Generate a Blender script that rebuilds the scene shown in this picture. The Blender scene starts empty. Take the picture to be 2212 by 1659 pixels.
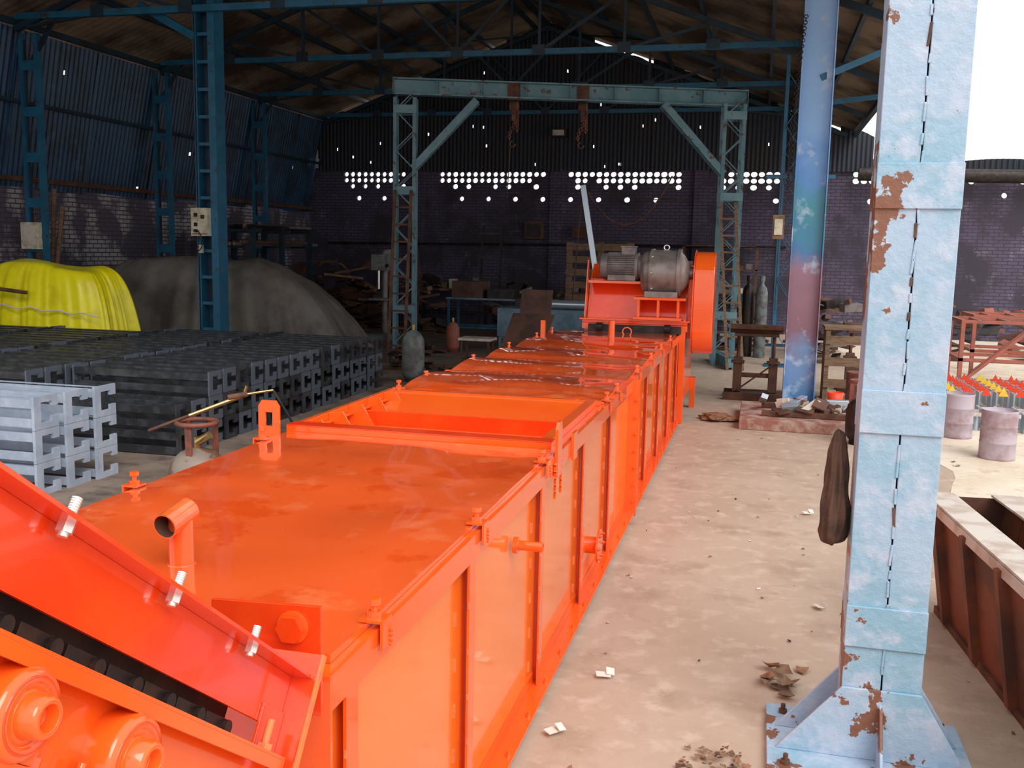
import bpy, bmesh, math, random
from mathutils import Vector, Matrix, noise
random.seed(7)
V=Vector
scn=bpy.context.scene
scn.view_settings.view_transform='Standard'
# ------------------------------------------------------------ camera
f=2100.;r=0.02;H=2.0
th=math.atan(290/f);ps=math.atan(533/f*math.cos(th))
d=V((-math.sin(ps)*math.cos(th),math.cos(ps)*math.cos(th),-math.sin(th)))
R=V((math.cos(ps),math.sin(ps),0));U=R.cross(d)
R2=R*math.cos(r)+U*math.sin(r);U2=U*math.cos(r)-R*math.sin(r)
cd=bpy.data.cameras.new('camera');cam=bpy.data.objects.new('camera',cd);scn.collection.objects.link(cam)
cam.matrix_world=Matrix(((R2.x,U2.x,-d.x,0),(R2.y,U2.y,-d.y,0),(R2.z,U2.z,-d.z,H),(0,0,0,1)))
cd.lens=f/2212*36;cd.sensor_width=36;cd.clip_start=.05;cd.clip_end=500
scn.camera=cam
# ------------------------------------------------------------ materials
MATS={}
def mat(name,base,rough=.5,metal=0.,c2=None,scale=4.,lo=.45,hi=.6,c3=None,s3=12.,lo3=.6,hi3=.66,bump=0.,bscale=30.,spec=.5,coat=0.,detail=6,alpha=None,rvar=0.,stretch=None,brick=None,c4=None,s4=20,lo4=.6,hi4=.62,zramp=None):
    m=bpy.data.materials.new(name);m.use_nodes=True;nt=m.node_tree;N=nt.nodes;L=nt.links
    b=N['Principled BSDF'];b.inputs['Roughness'].default_value=rough;b.inputs['Metallic'].default_value=metal
    b.inputs['Specular IOR Level'].default_value=spec;b.inputs['Coat Weight'].default_value=coat;b.inputs['Coat Roughness'].default_value=.04
    b.inputs['Base Color'].default_value=(*base,1)
    tc=N.new('ShaderNodeTexCoord');vec=tc.outputs['Object']
    if stretch:
        mp=N.new('ShaderNodeMapping');mp.inputs['Scale'].default_value=stretch;L.new(vec,mp.inputs[0]);vec=mp.outputs[0]
    def nz(s,det=detail):
        n=N.new('ShaderNodeTexNoise');n.inputs['Scale'].default_value=s;n.inputs['Detail'].default_value=det;n.inputs['Roughness'].default_value=.6;L.new(vec,n.inputs['Vector']);return n
    def ramp(src,a,bb):
        q=N.new('ShaderNodeMapRange');q.inputs[1].default_value=a;q.inputs[2].default_value=bb;L.new(src,q.inputs[0]);return q.outputs[0]
    cur=None
    def mix(fac,a,bcol):
        x=N.new('ShaderNodeMix');x.data_type='RGBA';L.new(fac,x.inputs[0])
        if a is None: x.inputs[6].default_value=(*base,1)
        else: L.new(a,x.inputs[6])
        x.inputs[7].default_value=(*bcol,1);return x.outputs[2]
    if zramp:
        sz=N.new('ShaderNodeSeparateXYZ');L.new(tc.outputs['Object'],sz.inputs[0])
        nn=nz(1.6,4);mu=N.new('ShaderNodeMath');mu.operation='MULTIPLY_ADD';mu.inputs[1].default_value=1.6;mu.inputs[2].default_value=-.8;L.new(nn.outputs[0],mu.inputs[0])
        ad0=N.new('ShaderNodeMath');L.new(sz.outputs[2],ad0.inputs[0]);L.new(mu.outputs[0],ad0.inputs[1])
        dv=N.new('ShaderNodeMath');dv.operation='DIVIDE';dv.inputs[1].default_value=6;L.new(ad0.outputs[0],dv.inputs[0])
        cr=N.new('ShaderNodeValToRGB');L.new(dv.outputs[0],cr.inputs[0]);e=cr.color_ramp.elements
        e[0].position=zramp[0][0];e[0].color=(*zramp[0][1],1);e[1].position=zramp[-1][0];e[1].color=(*zramp[-1][1],1)
        for p_,c_ in zramp[1:-1]:
            q_=e.new(p_);q_.color=(*c_,1)
        cur=cr.outputs[0]
    if c2: cur=mix(ramp(nz(scale).outputs[0],lo,hi),cur,c2)
    if c3: cur=mix(ramp(nz(s3).outputs[0],lo3,hi3),cur,c3)
    if c4: cur=mix(ramp(nz(s4).outputs[0],lo4,hi4),cur,c4)
    if brick:
        sx=N.new('ShaderNodeSeparateXYZ');L.new(tc.outputs['Object'],sx.inputs[0])
        ad=N.new('ShaderNodeMath');ad.operation='ADD';L.new(sx.outputs[0],ad.inputs[0]);L.new(sx.outputs[1],ad.inputs[1])
        cx=N.new('ShaderNodeCombineXYZ');L.new(ad.outputs[0],cx.inputs[0]);L.new(sx.outputs[2],cx.inputs[1])
        bt=N.new('ShaderNodeTexBrick');bt.inputs['Scale'].default_value=1;bt.inputs['Brick Width'].default_value=brick[0];bt.inputs['Row Height'].default_value=brick[1];bt.inputs['Mortar Size'].default_value=.012;bt.inputs['Mortar Smooth'].default_value=.3
        L.new(cx.outputs[0],bt.inputs['Vector'])
        cur=mix(bt.outputs['Fac'],cur,brick[2])
    if cur is not None: L.new(cur,b.inputs['Base Color'])
    if rvar:
        mr=N.new('ShaderNodeMapRange');mr.inputs[1].default_value=.4;mr.inputs[2].default_value=.6;mr.inputs[3].default_value=max(.02,rough-rvar);mr.inputs[4].default_value=rough+rvar
        L.new(nz(3).outputs[0],mr.inputs[0]);L.new(mr.outputs[0],b.inputs['Roughness'])
    if bump:
        bp=N.new('ShaderNodeBump');bp.inputs['Strength'].default_value=bump;bp.inputs['Distance'].default_value=.02;L.new(nz(bscale).outputs[0],bp.inputs['Height']);L.new(bp.outputs[0],b.inputs['Normal'])
    MATS[name]=m;return m
ORG=mat('orange_paint',(.90,.105,.010),.2,c2=(.93,.13,.012),scale=2,lo=.4,hi=.7,bump=.03,bscale=20,coat=.6)
ORT=mat('orange_paint_lid',(.85,.115,.022),.12,c2=(.78,.085,.012),scale=1.9,lo=.54,hi=.57,c3=(.88,.165,.05),s3=5,lo3=.56,hi3=.66,bump=.012,bscale=5,rvar=.09,coat=.9,detail=9)
ORS=mat('orange_side_panel',(.95,.20,.022),.2,c2=(.93,.165,.014),scale=1.2,lo=.4,hi=.7,bump=.012,coat=.6)
ORR=mat('red_orange_paint',(.84,.050,.006),.18,c2=(.88,.07,.008),scale=3,bump=.02,coat=.5)
ORD=mat('orange_scraped',(.80,.20,.05),.5,c2=(.6,.16,.07),scale=25)
DRK=mat('dark_steel',(.012,.011,.012),.5,.3,c2=(.04,.025,.018),scale=9)
ZNC=mat('zinc_bolt',(.75,.74,.72),.3,.8)
CHN=mat('chain_steel',(.04,.03,.03),.4,.7,c2=(.08,.04,.03),scale=14)
GRYM=mat('motor_grey',(.22,.19,.19),.5,.2,c2=(.14,.12,.12),scale=6)
GRB=mat('gearbox_grey',(.26,.22,.21),.38,.35,c2=(.17,.14,.13),scale=5)
BLU=mat('blue_paint',(.010,.10,.19),.45,c2=(.015,.13,.24),scale=3,c3=(.06,.04,.03),s3=9,lo3=.62,hi3=.66,bump=.1)
BLD=mat('blue_paint_dark',(.008,.035,.06),.5,c2=(.012,.018,.026),scale=3)
BLT=mat('teal_gantry_paint',(.085,.20,.25),.5,c2=(.13,.24,.28),scale=3,c3=(.09,.05,.035),s3=7,lo3=.58,hi3=.64)
BLP=mat('peeling_light_blue_paint',(.34,.47,.62),.4,c2=(.23,.41,.54),scale=2.2,lo=.48,hi=.64,c3=(.42,.51,.64),s3=7,lo3=.5,hi3=.62,c4=(.20,.085,.05),s4=3.8,lo4=.59,hi4=.596,bump=.35,bscale=28,detail=9)
BLI=mat('streaky_blue_paint',(.17,.40,.72),.3,c3=(.42,.55,.72),s3=3.5,lo3=.56,hi3=.68,zramp=[(0,(.05,.20,.42)),(.10,(.16,.30,.55)),(.17,(.24,.13,.17)),(.30,(.30,.17,.24)),(.36,(.06,.20,.42)),(.43,(.05,.28,.36)),(.50,(.10,.28,.62)),(.60,(.22,.42,.75)),(1,(.32,.52,.82))])
RUST=mat('rusty_steel',(.085,.038,.024),.75,.2,c2=(.15,.07,.04),scale=5,bump=.2)
RUS2=mat('brown_rust_plate',(.13,.06,.04),.7,.1,c2=(.07,.035,.028),scale=3)
BLK=mat('black_primer',(.030,.032,.038),.38,.25,c2=(.06,.065,.075),scale=7)
BLKE=mat('cut_steel_end',(.14,.17,.22),.4,.5)
GRYP=mat('grey_primer',(.30,.36,.46),.5,c2=(.38,.44,.54),scale=5)
FLR=mat('dusty_concrete',(.425,.32,.245),.8,c2=(.50,.395,.315),scale=1.1,lo=.35,hi=.65,c3=(.33,.235,.17),s3=2.2,lo3=.50,hi3=.72,c4=(.54,.44,.36),s4=7,lo4=.52,hi4=.68,bump=.4,bscale=6,detail=12)
FLS=mat('shaded_stained_concrete',(.17,.13,.105),.75,c2=(.26,.20,.16),scale=1.2,lo=.4,hi=.65,c3=(.09,.07,.06),s3=2.5,lo3=.5,hi3=.65,bump=.4,bscale=8,detail=10)  # roof shade put into a darker concrete colour, along with stain patches
SAND=mat('overexposed_sandy_yard',(.66,.55,.43),.9,c2=(.76,.67,.56),scale=1.4,lo=.35,hi=.65,c3=(.52,.40,.28),s3=4,lo3=.55,hi3=.7,bump=.6,bscale=9,detail=12)  # sand lightened so its colour holds the outdoor overexposure
WALL=mat('purple_limewashed_brick',(.090,.073,.125),.85,c2=(.045,.036,.055),scale=1.1,c3=(.17,.16,.20),s3=3,lo3=.58,hi3=.72,brick=(.24,.085,(.04,.034,.05)),bump=.4)
WALL2=mat('patched_whitewash_brick',(.10,.085,.12),.85,c2=(.38,.36,.38),scale=1.4,lo=.50,hi=.60,brick=(.24,.085,(.06,.05,.065)),bump=.4)
CORR=mat('navy_corrugated',(.010,.055,.13),.42,c2=(.008,.022,.05),scale=1.5,c3=(.02,.10,.21),s3=3,lo3=.56,hi3=.72)
COR2=mat('dark_corrugated',(.010,.016,.032),.6,c2=(.016,.016,.02),scale=1.5)
ROOF=mat('asbestos_roof',(.21,.16,.115),.9,c2=(.045,.03,.02),scale=.6,lo=.40,hi=.58)
YEL=mat('yellow_tarp',(.88,.80,.01),.3,c2=(.78,.68,.01),scale=4,bump=.3,bscale=6)
TARP=mat('grey_canvas',(.18,.165,.15),.6,c2=(.10,.085,.075),scale=1.6,lo=.42,hi=.62,bump=.4,bscale=7)
CLOTH=mat('brown_rag',(.09,.045,.03),.9,c2=(.05,.03,.02),scale=8,bump=.5)
CREAM=mat('cream_switchbox',(.62,.58,.45),.5,c2=(.4,.35,.25),scale=8)
WOOD=mat('weathered_wood',(.22,.135,.08),.8,c2=(.13,.08,.05),scale=6,stretch=(1,1,6))
PAPER=mat('paper_scrap',(.7,.66,.60),.8)
LEAF=mat('dry_leaf',(.30,.15,.08),.8,c2=(.15,.07,.04),scale=20)
LPG=mat('gas_cylinder_paint',(.22,.18,.15),.5,c2=(.15,.08,.05),scale=5,lo=.5,hi=.56)
LPGR=mat('cylinder_collar_rust',(.22,.065,.04),.6,c2=(.11,.05,.035),scale=12)
BRASS=mat('brass',(.5,.36,.15),.3,.9)
DRUM=mat('lilac_drum',(.42,.36,.42),.5,c2=(.30,.2,.22),scale=4)
GRNC=mat('green_grey_cylinder',(.16,.20,.20),.5,c2=(.10,.09,.09),scale=6)
BRK=mat('brick_plinth',(.30,.13,.10),.9,c2=(.42,.32,.27),scale=6,bump=.5)
TRGH=mat('brown_red_trough',(.17,.048,.022),.6,c2=(.08,.03,.018),scale=3)
TRIM=mat('trough_rim_light',(.60,.54,.49),.6,c2=(.45,.36,.30),scale=6)
REDF=mat('red_oxide_frame',(.36,.10,.07),.6,c2=(.25,.09,.06),scale=5)
YRO=mat('yellow_parts',(.85,.55,.05),.5)
REDP=mat('red_parts',(.75,.06,.02),.5)
GRYT=mat('table_blue_grey',(.13,.22,.30),.45,c2=(.08,.15,.2),scale=4)
PIPE=mat('galvanised_pipe',(.45,.52,.60),.3,.6)
# ------------------------------------------------------------ builder
class M:
    def __init__(s): s.v=[];s.f=[];s.mi=[];s.mats=[];s.sm=[]
    def m(s,mt):
        if mt not in s.mats: s.mats.append(mt)
        return s.mats.index(mt)
    def add(s,vs,fs,mt,sm=False):
        o=len(s.v);s.v+= [tuple(v) for v in vs];i=s.m(mt)
        for q in fs: s.f.append([o+k for k in q]);s.mi.append(i);s.sm.append(sm)
    def box(s,a,b,mt):
        x0,y0,z0=[min(a[i],b[i]) for i in range(3)];x1,y1,z1=[max(a[i],b[i]) for i in range(3)]
        vs=[(x0,y0,z0),(x1,y0,z0),(x1,y1,z0),(x0,y1,z0),(x0,y0,z1),(x1,y0,z1),(x1,y1,z1),(x0,y1,z1)]
        s.add(vs,[(0,3,2,1),(4,5,6,7),(0,1,5,4),(1,2,6,5),(2,3,7,6),(3,0,4,7)],mt)
    def obox(s,c,sz,mt,rot=(0,0,0)):
        from mathutils import Euler
        E=Euler(rot).to_matrix();c=V(c);vs=[]
        for k in [(-1,-1,-1),(1,-1,-1),(1,1,-1),(-1,1,-1),(-1,-1,1),(1,-1,1),(1,1,1),(-1,1,1)]:
            vs.append(c+E@V((k[0]*sz[0]/2,k[1]*sz[1]/2,k[2]*sz[2]/2)))
        s.add(vs,[(0,3,2,1),(4,5,6,7),(0,1,5,4),(1,2,6,5),(2,3,7,6),(3,0,4,7)],mt)
    def bar(s,a,b,w,h,mt,up=(0,0,1)):
        a=V(a);b=V(b);t=(b-a).normalized();u=V(up)
        if abs(t.dot(u))>.95: u=V((0,1,0)) if abs(t.y)<.9 else V((1,0,0))
        sd=t.cross(u).normalized();u=sd.cross(t).normalized();vs=[]
        for p in (a,b):
            for i,j in ((-1,-1),(1,-1),(1,1),(-1,1)): vs.append(p+sd*(i*w/2)+u*(j*h/2))
        s.add(vs,[(0,3,2,1),(4,5,6,7),(0,1,5,4),(1,2,6,5),(2,3,7,6),(3,0,4,7)],mt)
    def cyl(s,a,b,r,mt,n=20,r2=None,cap=True):
        a=V(a);b=V(b);t=(b-a).normalized();u=V((0,0,1)) if abs(t.z)<.9 else V((1,0,0))
        p=t.cross(u).normalized();q=t.cross(p);r2=r if r2 is None else r2;vs=[]
        for c,rr in ((a,r),(b,r2)):
            for i in range(n):
                an=2*math.pi*i/n;vs.append(c+p*math.cos(an)*rr+q*math.sin(an)*rr)
        s.add(vs,[(i,(i+1)%n,n+(i+1)%n,n+i) for i in range(n)],mt,n>8)
        if cap:
            s.add(vs[:n],[tuple(range(n))[::-1]],mt);s.add(vs[n:],[tuple(range(n))],mt)
    def tube(s,a,b,r,ri,mt,mi=None,n=24):
        s.cyl(a,b,r,mt,n,cap=False);s.cyl(a,b,ri,mi or mt,n,cap=False)
        a=V(a);b=V(b);t=(b-a).normalized();u=V((0,0,1)) if abs(t.z)<.9 else V((1,0,0));p=t.cross(u).normalized();q=t.cross(p)
        for c in (a,b):
            vs=[c+(p*math.cos(2*math.pi*i/n)+q*math.sin(2*math.pi*i/n))*rr for rr in (r,ri) for i in range(n)]
            s.add(vs,[(i,(i+1)%n,n+(i+1)%n,n+i) for i in range(n)],mt)
    def lathe(s,c,ax,prof,mt,n=28):
        c=V(c);t=V(ax).normalized();u=V((0,0,1)) if abs(t.z)<.9 else V((1,0,0));p=t.cross(u).normalized();q=t.cross(p);vs=[];k=len(prof)
        for (h,rr) in prof:
            for i in range(n):
                an=2*math.pi*i/n;vs.append(c+t*h+(p*math.cos(an)+q*math.sin(an))*rr)
        s.add(vs,[(j*n+i,j*n+(i+1)%n,(j+1)*n+(i+1)%n,(j+1)*n+i) for j in range(k-1) for i in range(n)],mt,True)
    def torus(s,c,ax,R_,r_,mt,n=28,m_=8,a0=0,a1=2*math.pi):
        c=V(c);t=V(ax).normalized();u=V((0,0,1)) if abs(t.z)<.9 else V((1,0,0));p=t.cross(u).normalized();q=t.cross(p);vs=[]
        for i in range(n+1):
            an=a0+(a1-a0)*i/n;dr=p*math.cos(an)+q*math.sin(an)
            for j in range(m_):
                bn=2*math.pi*j/m_;vs.append(c+dr*(R_+r_*math.cos(bn))+t*r_*math.sin(bn))
        s.add(vs,[(i*m_+j,i*m_+(j+1)%m_,(i+1)*m_+(j+1)%m_,(i+1)*m_+j) for i in range(n) for j in range(m_)],mt,True)
    def prism(s,pts,vec,mt):
        vec=V(vec);n=len(pts);vs=[V(p) for p in pts]+[V(p)+vec for p in pts]
        s.add(vs,[tuple(range(n))[::-1],tuple(range(n,2*n))]+[(i,(i+1)%n,n+(i+1)%n,n+i) for i in range(n)],mt)
    def grid(s,fn,nu,nv,mt,sm=True):
        vs=[fn(i/nu,j/nv) for j in range(nv+1) for i in range(nu+1)]
        s.add(vs,[(j*(nu+1)+i,j*(nu+1)+i+1,(j+1)*(nu+1)+i+1,(j+1)*(nu+1)+i) for j in range(nv) for i in range(nu)],mt,sm)
    def hexbolt(s,p,ax,mt,r=.014,h=.012,shaft=.03,mt2=None):
        p=V(p);a=V(ax).normalized();s.cyl(p-a*.004,p+a*h,r,mt,6);s.cyl(p+a*h,p+a*(h+shaft),r*.5,mt2 or mt,10)
    def done(s,name,bevel=0,parent=None,recalc=True):
        me=bpy.data.meshes.new(name);me.from_pydata(s.v,[],s.f)
        for mt in s.mats: me.materials.append(mt)
        me.polygons.foreach_set('material_index',s.mi);me.polygons.foreach_set('use_smooth',s.sm)
        if recalc:
            bm=bmesh.new();bm.from_mesh(me);bmesh.ops.recalc_face_normals(bm,faces=bm.faces);bm.to_mesh(me);bm.free()
        o=bpy.data.objects.new(name,me);scn.collection.objects.link(o)
        if bevel:
            b=o.modifiers.new('bevel','BEVEL');b.width=bevel;b.segments=2;b.limit_method='ANGLE';b.angle_limit=.9
        if parent: o.parent=parent
        return o
def empty(name):
    o=bpy.data.objects.new(name,None);scn.collection.objects.link(o);return o
# ------------------------------------------------------------ floor
m=M();m.grid(lambda u,v:(-40+80*u,-20+90*v,0),40,40,FLR,False);m.done('floor',recalc=False)
m=M();m.grid(lambda u,v:(-12.7+(10.3+.25*noise.noise(V((v*30,0,1)))*(1 if u>.9 else 0))*u,3+22.9*v,.002),20,60,FLS,False);m.done('floor_shaded_stained_bay',recalc=False)  # slab left of the conveyor, shed shade painted into its concrete
m=M();m.grid(lambda u,v:(1.75+.22*noise.noise(V((v*25,3,1)))*(1 if u==0 else 0)+18*u,-2+27.9*v,.002),20,90,SAND,False);m.done('ground_yard',recalc=False)  # yard slab, brighter than the floor by painted-in daylight glare
# ------------------------------------------------------------ back wall with hole blocks
def backwall():
    m=M();cw=.19;ch=.165;z0=3.28;nr=5;y=26.0;t=.12
    x0=-12.92;x1=9.3;n=int((x1-x0)/cw)
    m.box((x0,y,0),(x0+n*cw,y+t,z0),WALL)
    m.box((x0,y,z0+nr*ch),(x0+n*cw,y+t,z0+nr*ch+.08),WALL)
    groups=[(-11.5,-9.7),(-8.75,-5.75),(-5.1,-2.15),(-1.1,.45),(2.0,2.9)]
    for i in range(n):
        for j in range(nr):
            xa=x0+i*cw;za=z0+j*ch;cx=xa+cw/2;cz=za+ch/2
            ing=any(a<cx<b for a,b in groups);hole=False
            if ing:
                if j==4: hole=(random.random()<.95)
                elif j==3: hole=random.random()<.9
                elif j==2: hole=(i%2==0 and random.random()<.6)
                elif j==0: hole=(i%4==1)and random.random()<.85
            elif cx>3: hole=(j in(1,3) and i%6==(j)%6 and random.random()<.8)
            a=[(xa,za),(xa+cw,za),(xa+cw,za+ch),(xa,za+ch)]
            if not hole:
                m.add([(p[0],y,p[1]) for p in a],[(0,1,2,3)],WALL);m.add([(p[0],y+t,p[1]) for p in a],[(3,2,1,0)],WALL)
            else:
                rr=.08*random.uniform(.9,1.03);oc=[];ex=random.uniform(.95,1.05)
                for k in range(12):
                    an=2*math.pi*(k+.5)/12-math.pi*.75;oc.append((cx+rr*1.03*ex*math.cos(an),cz+rr*.9*math.sin(an)))
                for yy in (y,y+t):
                    vs=[(p[0],yy,p[1]) for p in a]+[(p[0],yy,p[1]) for p in oc]
                    fs=[]
                    for k in range(4):
                        base=3*k;o=[4+(base+q)%12 for q in range(-1,3)]
                        fs.append((k,o[0],o[1]));fs.append((k,o[1],o[2]))
                        fs.append((k,o[2],o[3]));fs.append((k,o[3],(k+1)%4))
                    m.add(vs,fs,WALL)
                m.add([(p[0],y,p[1]) for p in oc]+[(p[0],y+t,p[1]) for p in oc],[(k,(k+1)%12,12+(k+1)%12,12+k) for k in range(12)],WALL)
    for x in (-9.3,-5.4,-1.6,.6,3.2): m.box((x-.17,y-.1,0),(x+.17,y-.001,4.18),WALL)
    m.done('wall_back',recalc=False)
backwall()
RX=-5.7;RZ=7.8;SL=.37
def roofz(x): return RZ-abs(x-RX)*SL
m=M()
x=-12.3
while x<2.0:
    w=.78;gap=random.choice((-.04,-.03,.0,.02,.05,.10,.12))
    z0=4.12-random.random()*.05;ys=25.9-random.random()*.03
    nu=26;nv=int((roofz(x+w/2)-z0)/.07);vs=[];fs=[]
    for j in range(nv+1):
        for i in range(nu+1):
            xx=x+w*1.03*i/nu;zt=roofz(xx)+.14-gap+.02*math.sin(xx*9);vs.append((xx,ys+.018*math.sin(2*math.pi*xx/.11),z0+(zt-z0)*j/nv))
    for j in range(nv):
        for i in range(nu):
            if random.random()<.0024: continue
            fs.append((j*(nu+1)+i,j*(nu+1)+i+1,(j+1)*(nu+1)+i+1,(j+1)*(nu+1)+i))
    m.add(vs,fs,COR2,True);x+=w
m.done('gable_cladding',recalc=False)
RY0=6.0
m=M()
def slope(x0,x1,y0,y1,mt,dz=0):
    nu=int((y1-y0)/.045)
    def fn(u,v):
        y=y0+(y1-y0)*u;xx=x0+(x1-x0)*v
        return (xx,y,roofz(xx)+.14+dz+.022*math.sin(2*math.pi*y/.18))
    m.grid(fn,nu,4,mt)
slope(-12.35,RX+.05,RY0,26.35,ROOF);slope(RX-.02,2.1,RY0,26.35,ROOF,.02)
m.done('roof_sheets',recalc=False)
m=M()
for k in range(12):
    x=-12+k*1.2
    if x>1.6: break
    m.bar((x,RY0,roofz(x)+.05),(x,26.2,roofz(x)+.05),.06,.1,BLD)
m.bar((RX,RY0,RZ+.03),(RX,26.2,RZ+.03),.08,.1,BLD)
m.done('roof_purlins')
for Y in (10,14,18,22,25.7):
    m=M();zb=5.6;xl=-12;xr=.55
    m.bar((xl,Y,zb),(xr,Y,zb),.09,.10,BLU)
    m.bar((xl,Y,roofz(xl)-.06),(RX,Y,RZ-.06),.08,.1,BLD);m.bar((RX,Y,RZ-.06),(1.9,Y,roofz(1.9)-.06),.08,.1,BLD)
    xs=[xl+ (RX-xl)*k/4 for k in range(5)]+[RX+(xr-RX)*k/4 for k in range(1,5)]
    for i in range(1,8):
        m.bar((xs[i],Y,zb),(xs[i],Y,roofz(xs[i])-.06),.05,.05,BLD)
    for i in range(0,4): m.bar((xs[i+1],Y,zb),(xs[i],Y,roofz(xs[i])-.06),.05,.05,BLD)
    for i in range(4,8): m.bar((xs[i],Y,zb),(xs[i+1],Y,roofz(xs[i+1])-.06),.05,.05,BLD)
    for i in range(1,8): m.box((xs[i]-.12,Y-.05,zb-.05),(xs[i]+.12,Y-.04,zb+.12),BLD)
    if Y<25:
        m.bar((-9,Y,roofz(-9)-.05),(-6.2,Y+4 if Y<22 else 25.7,roofz(-6.2)-.05),.04,.04,BLD)
        m.bar((-2.5,Y,roofz(-2.5)-.05),(-5.2,Y+4 if Y<22 else 25.7,roofz(-5.2)-.05),.04,.04,BLD)
    m.done('roof_truss')
m=M();m.box((-12.95,4,0),(-12.75,25.95,3.04),WALL2)
for y in (8,12,16,20,24): m.box((-12.75,y-.15,0),(-12.6,y+.15,2.9),WALL2)
m.done('wall_left')
m=M();y=4.0
while y<25.8:
    w=1.02;dx=random.uniform(-.02,.02);zb=2.95+random.uniform(-.06,.06);zt=5.47;lean=random.uniform(-.06,.06)
    nu=36;nv=34;vs=[];fs=[]
    for j in range(nv+1):
        v=j/nv
        for i in range(nu+1):
            yy=y+w*1.1*i/nu;vs.append((-12.66+dx+.52*v-dx*v+.02*math.sin(2*math.pi*yy/.12)+.006*(i/nu),yy+lean*v,zb+(zt-zb)*v))
    for j in range(nv):
        for i in range(nu):
            if random.random()<.0006: continue
            fs.append((j*(nu+1)+i,j*(nu+1)+i+1,(j+1)*(nu+1)+i+1,(j+1)*(nu+1)+i))
    m.add(vs,fs,CORR,True);y+=w
m.bar((-12.5,4,3.05),(-12.5,26,3.05),.06,.08,RUST);m.bar((-12.2,4,4.3),(-12.2,26,4.3),.05,.06,BLD)
m.done('wall_left_cladding',recalc=False)
for Y in (10,14.3,18,22):
    m=M();x=-12.0
    for sx in (-.15,.15):
        m.box((x+sx-.03,Y-.06,0),(x+sx+.03,Y+.06,5.4),BLU)
    z=.3
    while z<5.2:
        m.box((x-.15,Y-.07,z),(x+.15,Y-.06,z+.16),BLU);z+=.75
    m.bar((x-.1,Y,.0),(x-.1,Y,5.3),.04,.02,BLD)
    m.bar((x,Y,4.9),(x+.45,Y,5.55),.06,.06,BLD)
    m.box((x-.25,Y-.2,0),(x+.22,Y+.2,.03),BLU)
    m.done('side_lattice_column')
m=M();X=-8.62;Y=14.2
m.box((X-.19,Y-.12,0),(X-.13,Y+.12,6.55),BLU)
m.box((X+.08,Y-.14,0),(X+.2,Y+.14,6.55),BLU)
m.box((X-.129,Y+.08,0),(X+.079,Y+.1,6.55),BLD)
z=.6
while z<6: m.box((X-.14,Y-.1,z),(X+.1,Y-.09,z+.05),BLU);z+=.42
m.bar((X-.14,Y-.12,5.2),(X-1.2,Y,5.75),.1,.12,BLU);m.bar((X-.16,Y-.13,0.5),(X-.16,Y-.13,6.3),.012,.012,DRK)
m.box((X-.3,Y-.25,0),(X+.32,Y+.25,.03),BLU)
m.done('steel_column')
m=M();m.box((X-.21,Y-.26,2.12),(X+.08,Y-.14,2.56),CREAM)
for (a,b) in((-.12,2.45),(-.12,2.3),(0,2.42)): m.box((X+a-.03,Y-.275,b-.03),(X+a+.03,Y-.26,b+.03),DRK)
m.cyl((X-.1,Y-.27,2.2),(X-.1,Y-.33,2.2),.025,DRK,12);m.box((X-.12,Y-.2,1.85),(X-.06,Y-.15,1.98),CREAM)
m.box((X-.195,Y-.262,2.14),(X+.065,Y-.26,2.16),WOOD)
pr=V((X-.06,Y-.3,2.2))
for k in range(1,13):
    q=V((X-.06+.05*math.sin(k*.5),Y-.27,2.2-.12*math.sin(k/12*math.pi)*1.5-.02*k));m.cyl(pr,q,.008,DRK,6);pr=q
m.done('switch_box',.006)
m=M();m.box((-12.2,14.12,1.85),(-11.85,14.22,2.3),CREAM);m.box((-12.15,14.11,1.9),(-11.9,14.12,2.25),TRIM);m.done('fuse_box',.005)
# ------------------------------------------------------------ right columns
def front_column():
    m=M();X=.545;Y=3.95;w=.295;dp=.17
    for sx in (-1,1):
        m.box((X+sx*.003,Y-dp/2,.0),(X+sx*w/2,Y-dp/2+.012,5.2),BLP)
        m.box((X+sx*w/2,Y-dp/2+.0121,0),(X+sx*(w/2-.012),Y+dp/2-.0121,5.2),BLP)
        m.box((X+sx*.003,Y+dp/2,.0),(X+sx*w/2,Y+dp/2-.012,5.2),BLP)
    rnd=random.Random(4);z=.4
    while z<5:
        m.obox((X+rnd.uniform(-.004,.004),Y-dp/2-.002,z),(.010,.006,rnd.uniform(.03,.09)),RUST if rnd.random()<.2 else BLP,(0,rnd.uniform(-.1,.1),0));z+=rnd.uniform(.05,.10)
    for z in (.57,1.42,2.26,3.1,3.95):
        for s in (-1,1): m.box((X-w/2-.002,Y+s*dp/2,z-.083),(X+w/2+.002,Y+s*(dp/2+.01),z+.083),BLP)
    for s in (-1,1):
        yy=Y+s*(dp/2+.004)
        m.prism([(X-w/2-.0,yy,.32),(X+w/2+.0,yy,.32),(X+w/2+.18,yy,.03),(X-w/2-.24,yy,.03)],(0,.012*s,0),BLP)
        m.prism([(X-.006,yy,.26),(X-.006,yy,.03),(X-.006,yy+s*.18,.03),(X-.006,yy+s*.03,.26)],(.012,0,0),BLP)
    m.box((X-.42,Y-.3,0),(X+.36,Y+.3,.03),BLP)
    for a in (-1,1):
        for b in (-1,1): m.hexbolt((X-.03+a*.32,Y+b*.22,.03),(0,0,1),RUST,.02,.015,.025)
    m.done('steel_column',.003)
front_column()
m=M();X=.56;Y=13.1
m.box((X-.2,Y-.1,0),(X-.185,Y+.1,5.9),BLI);m.box((X+.2,Y-.1,0),(X+.185,Y+.1,5.9),BLI);m.box((X-.184,Y-.006,0),(X+.184,Y+.006,5.9),BLI)
m.box((X-.35,Y-.25,0),(X+.35,Y+.25,.04),BLU);m.bar((X-.55,Y+.14,3.0),(X+.3,Y+.14,3.0),.06,.05,BLU)
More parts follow.
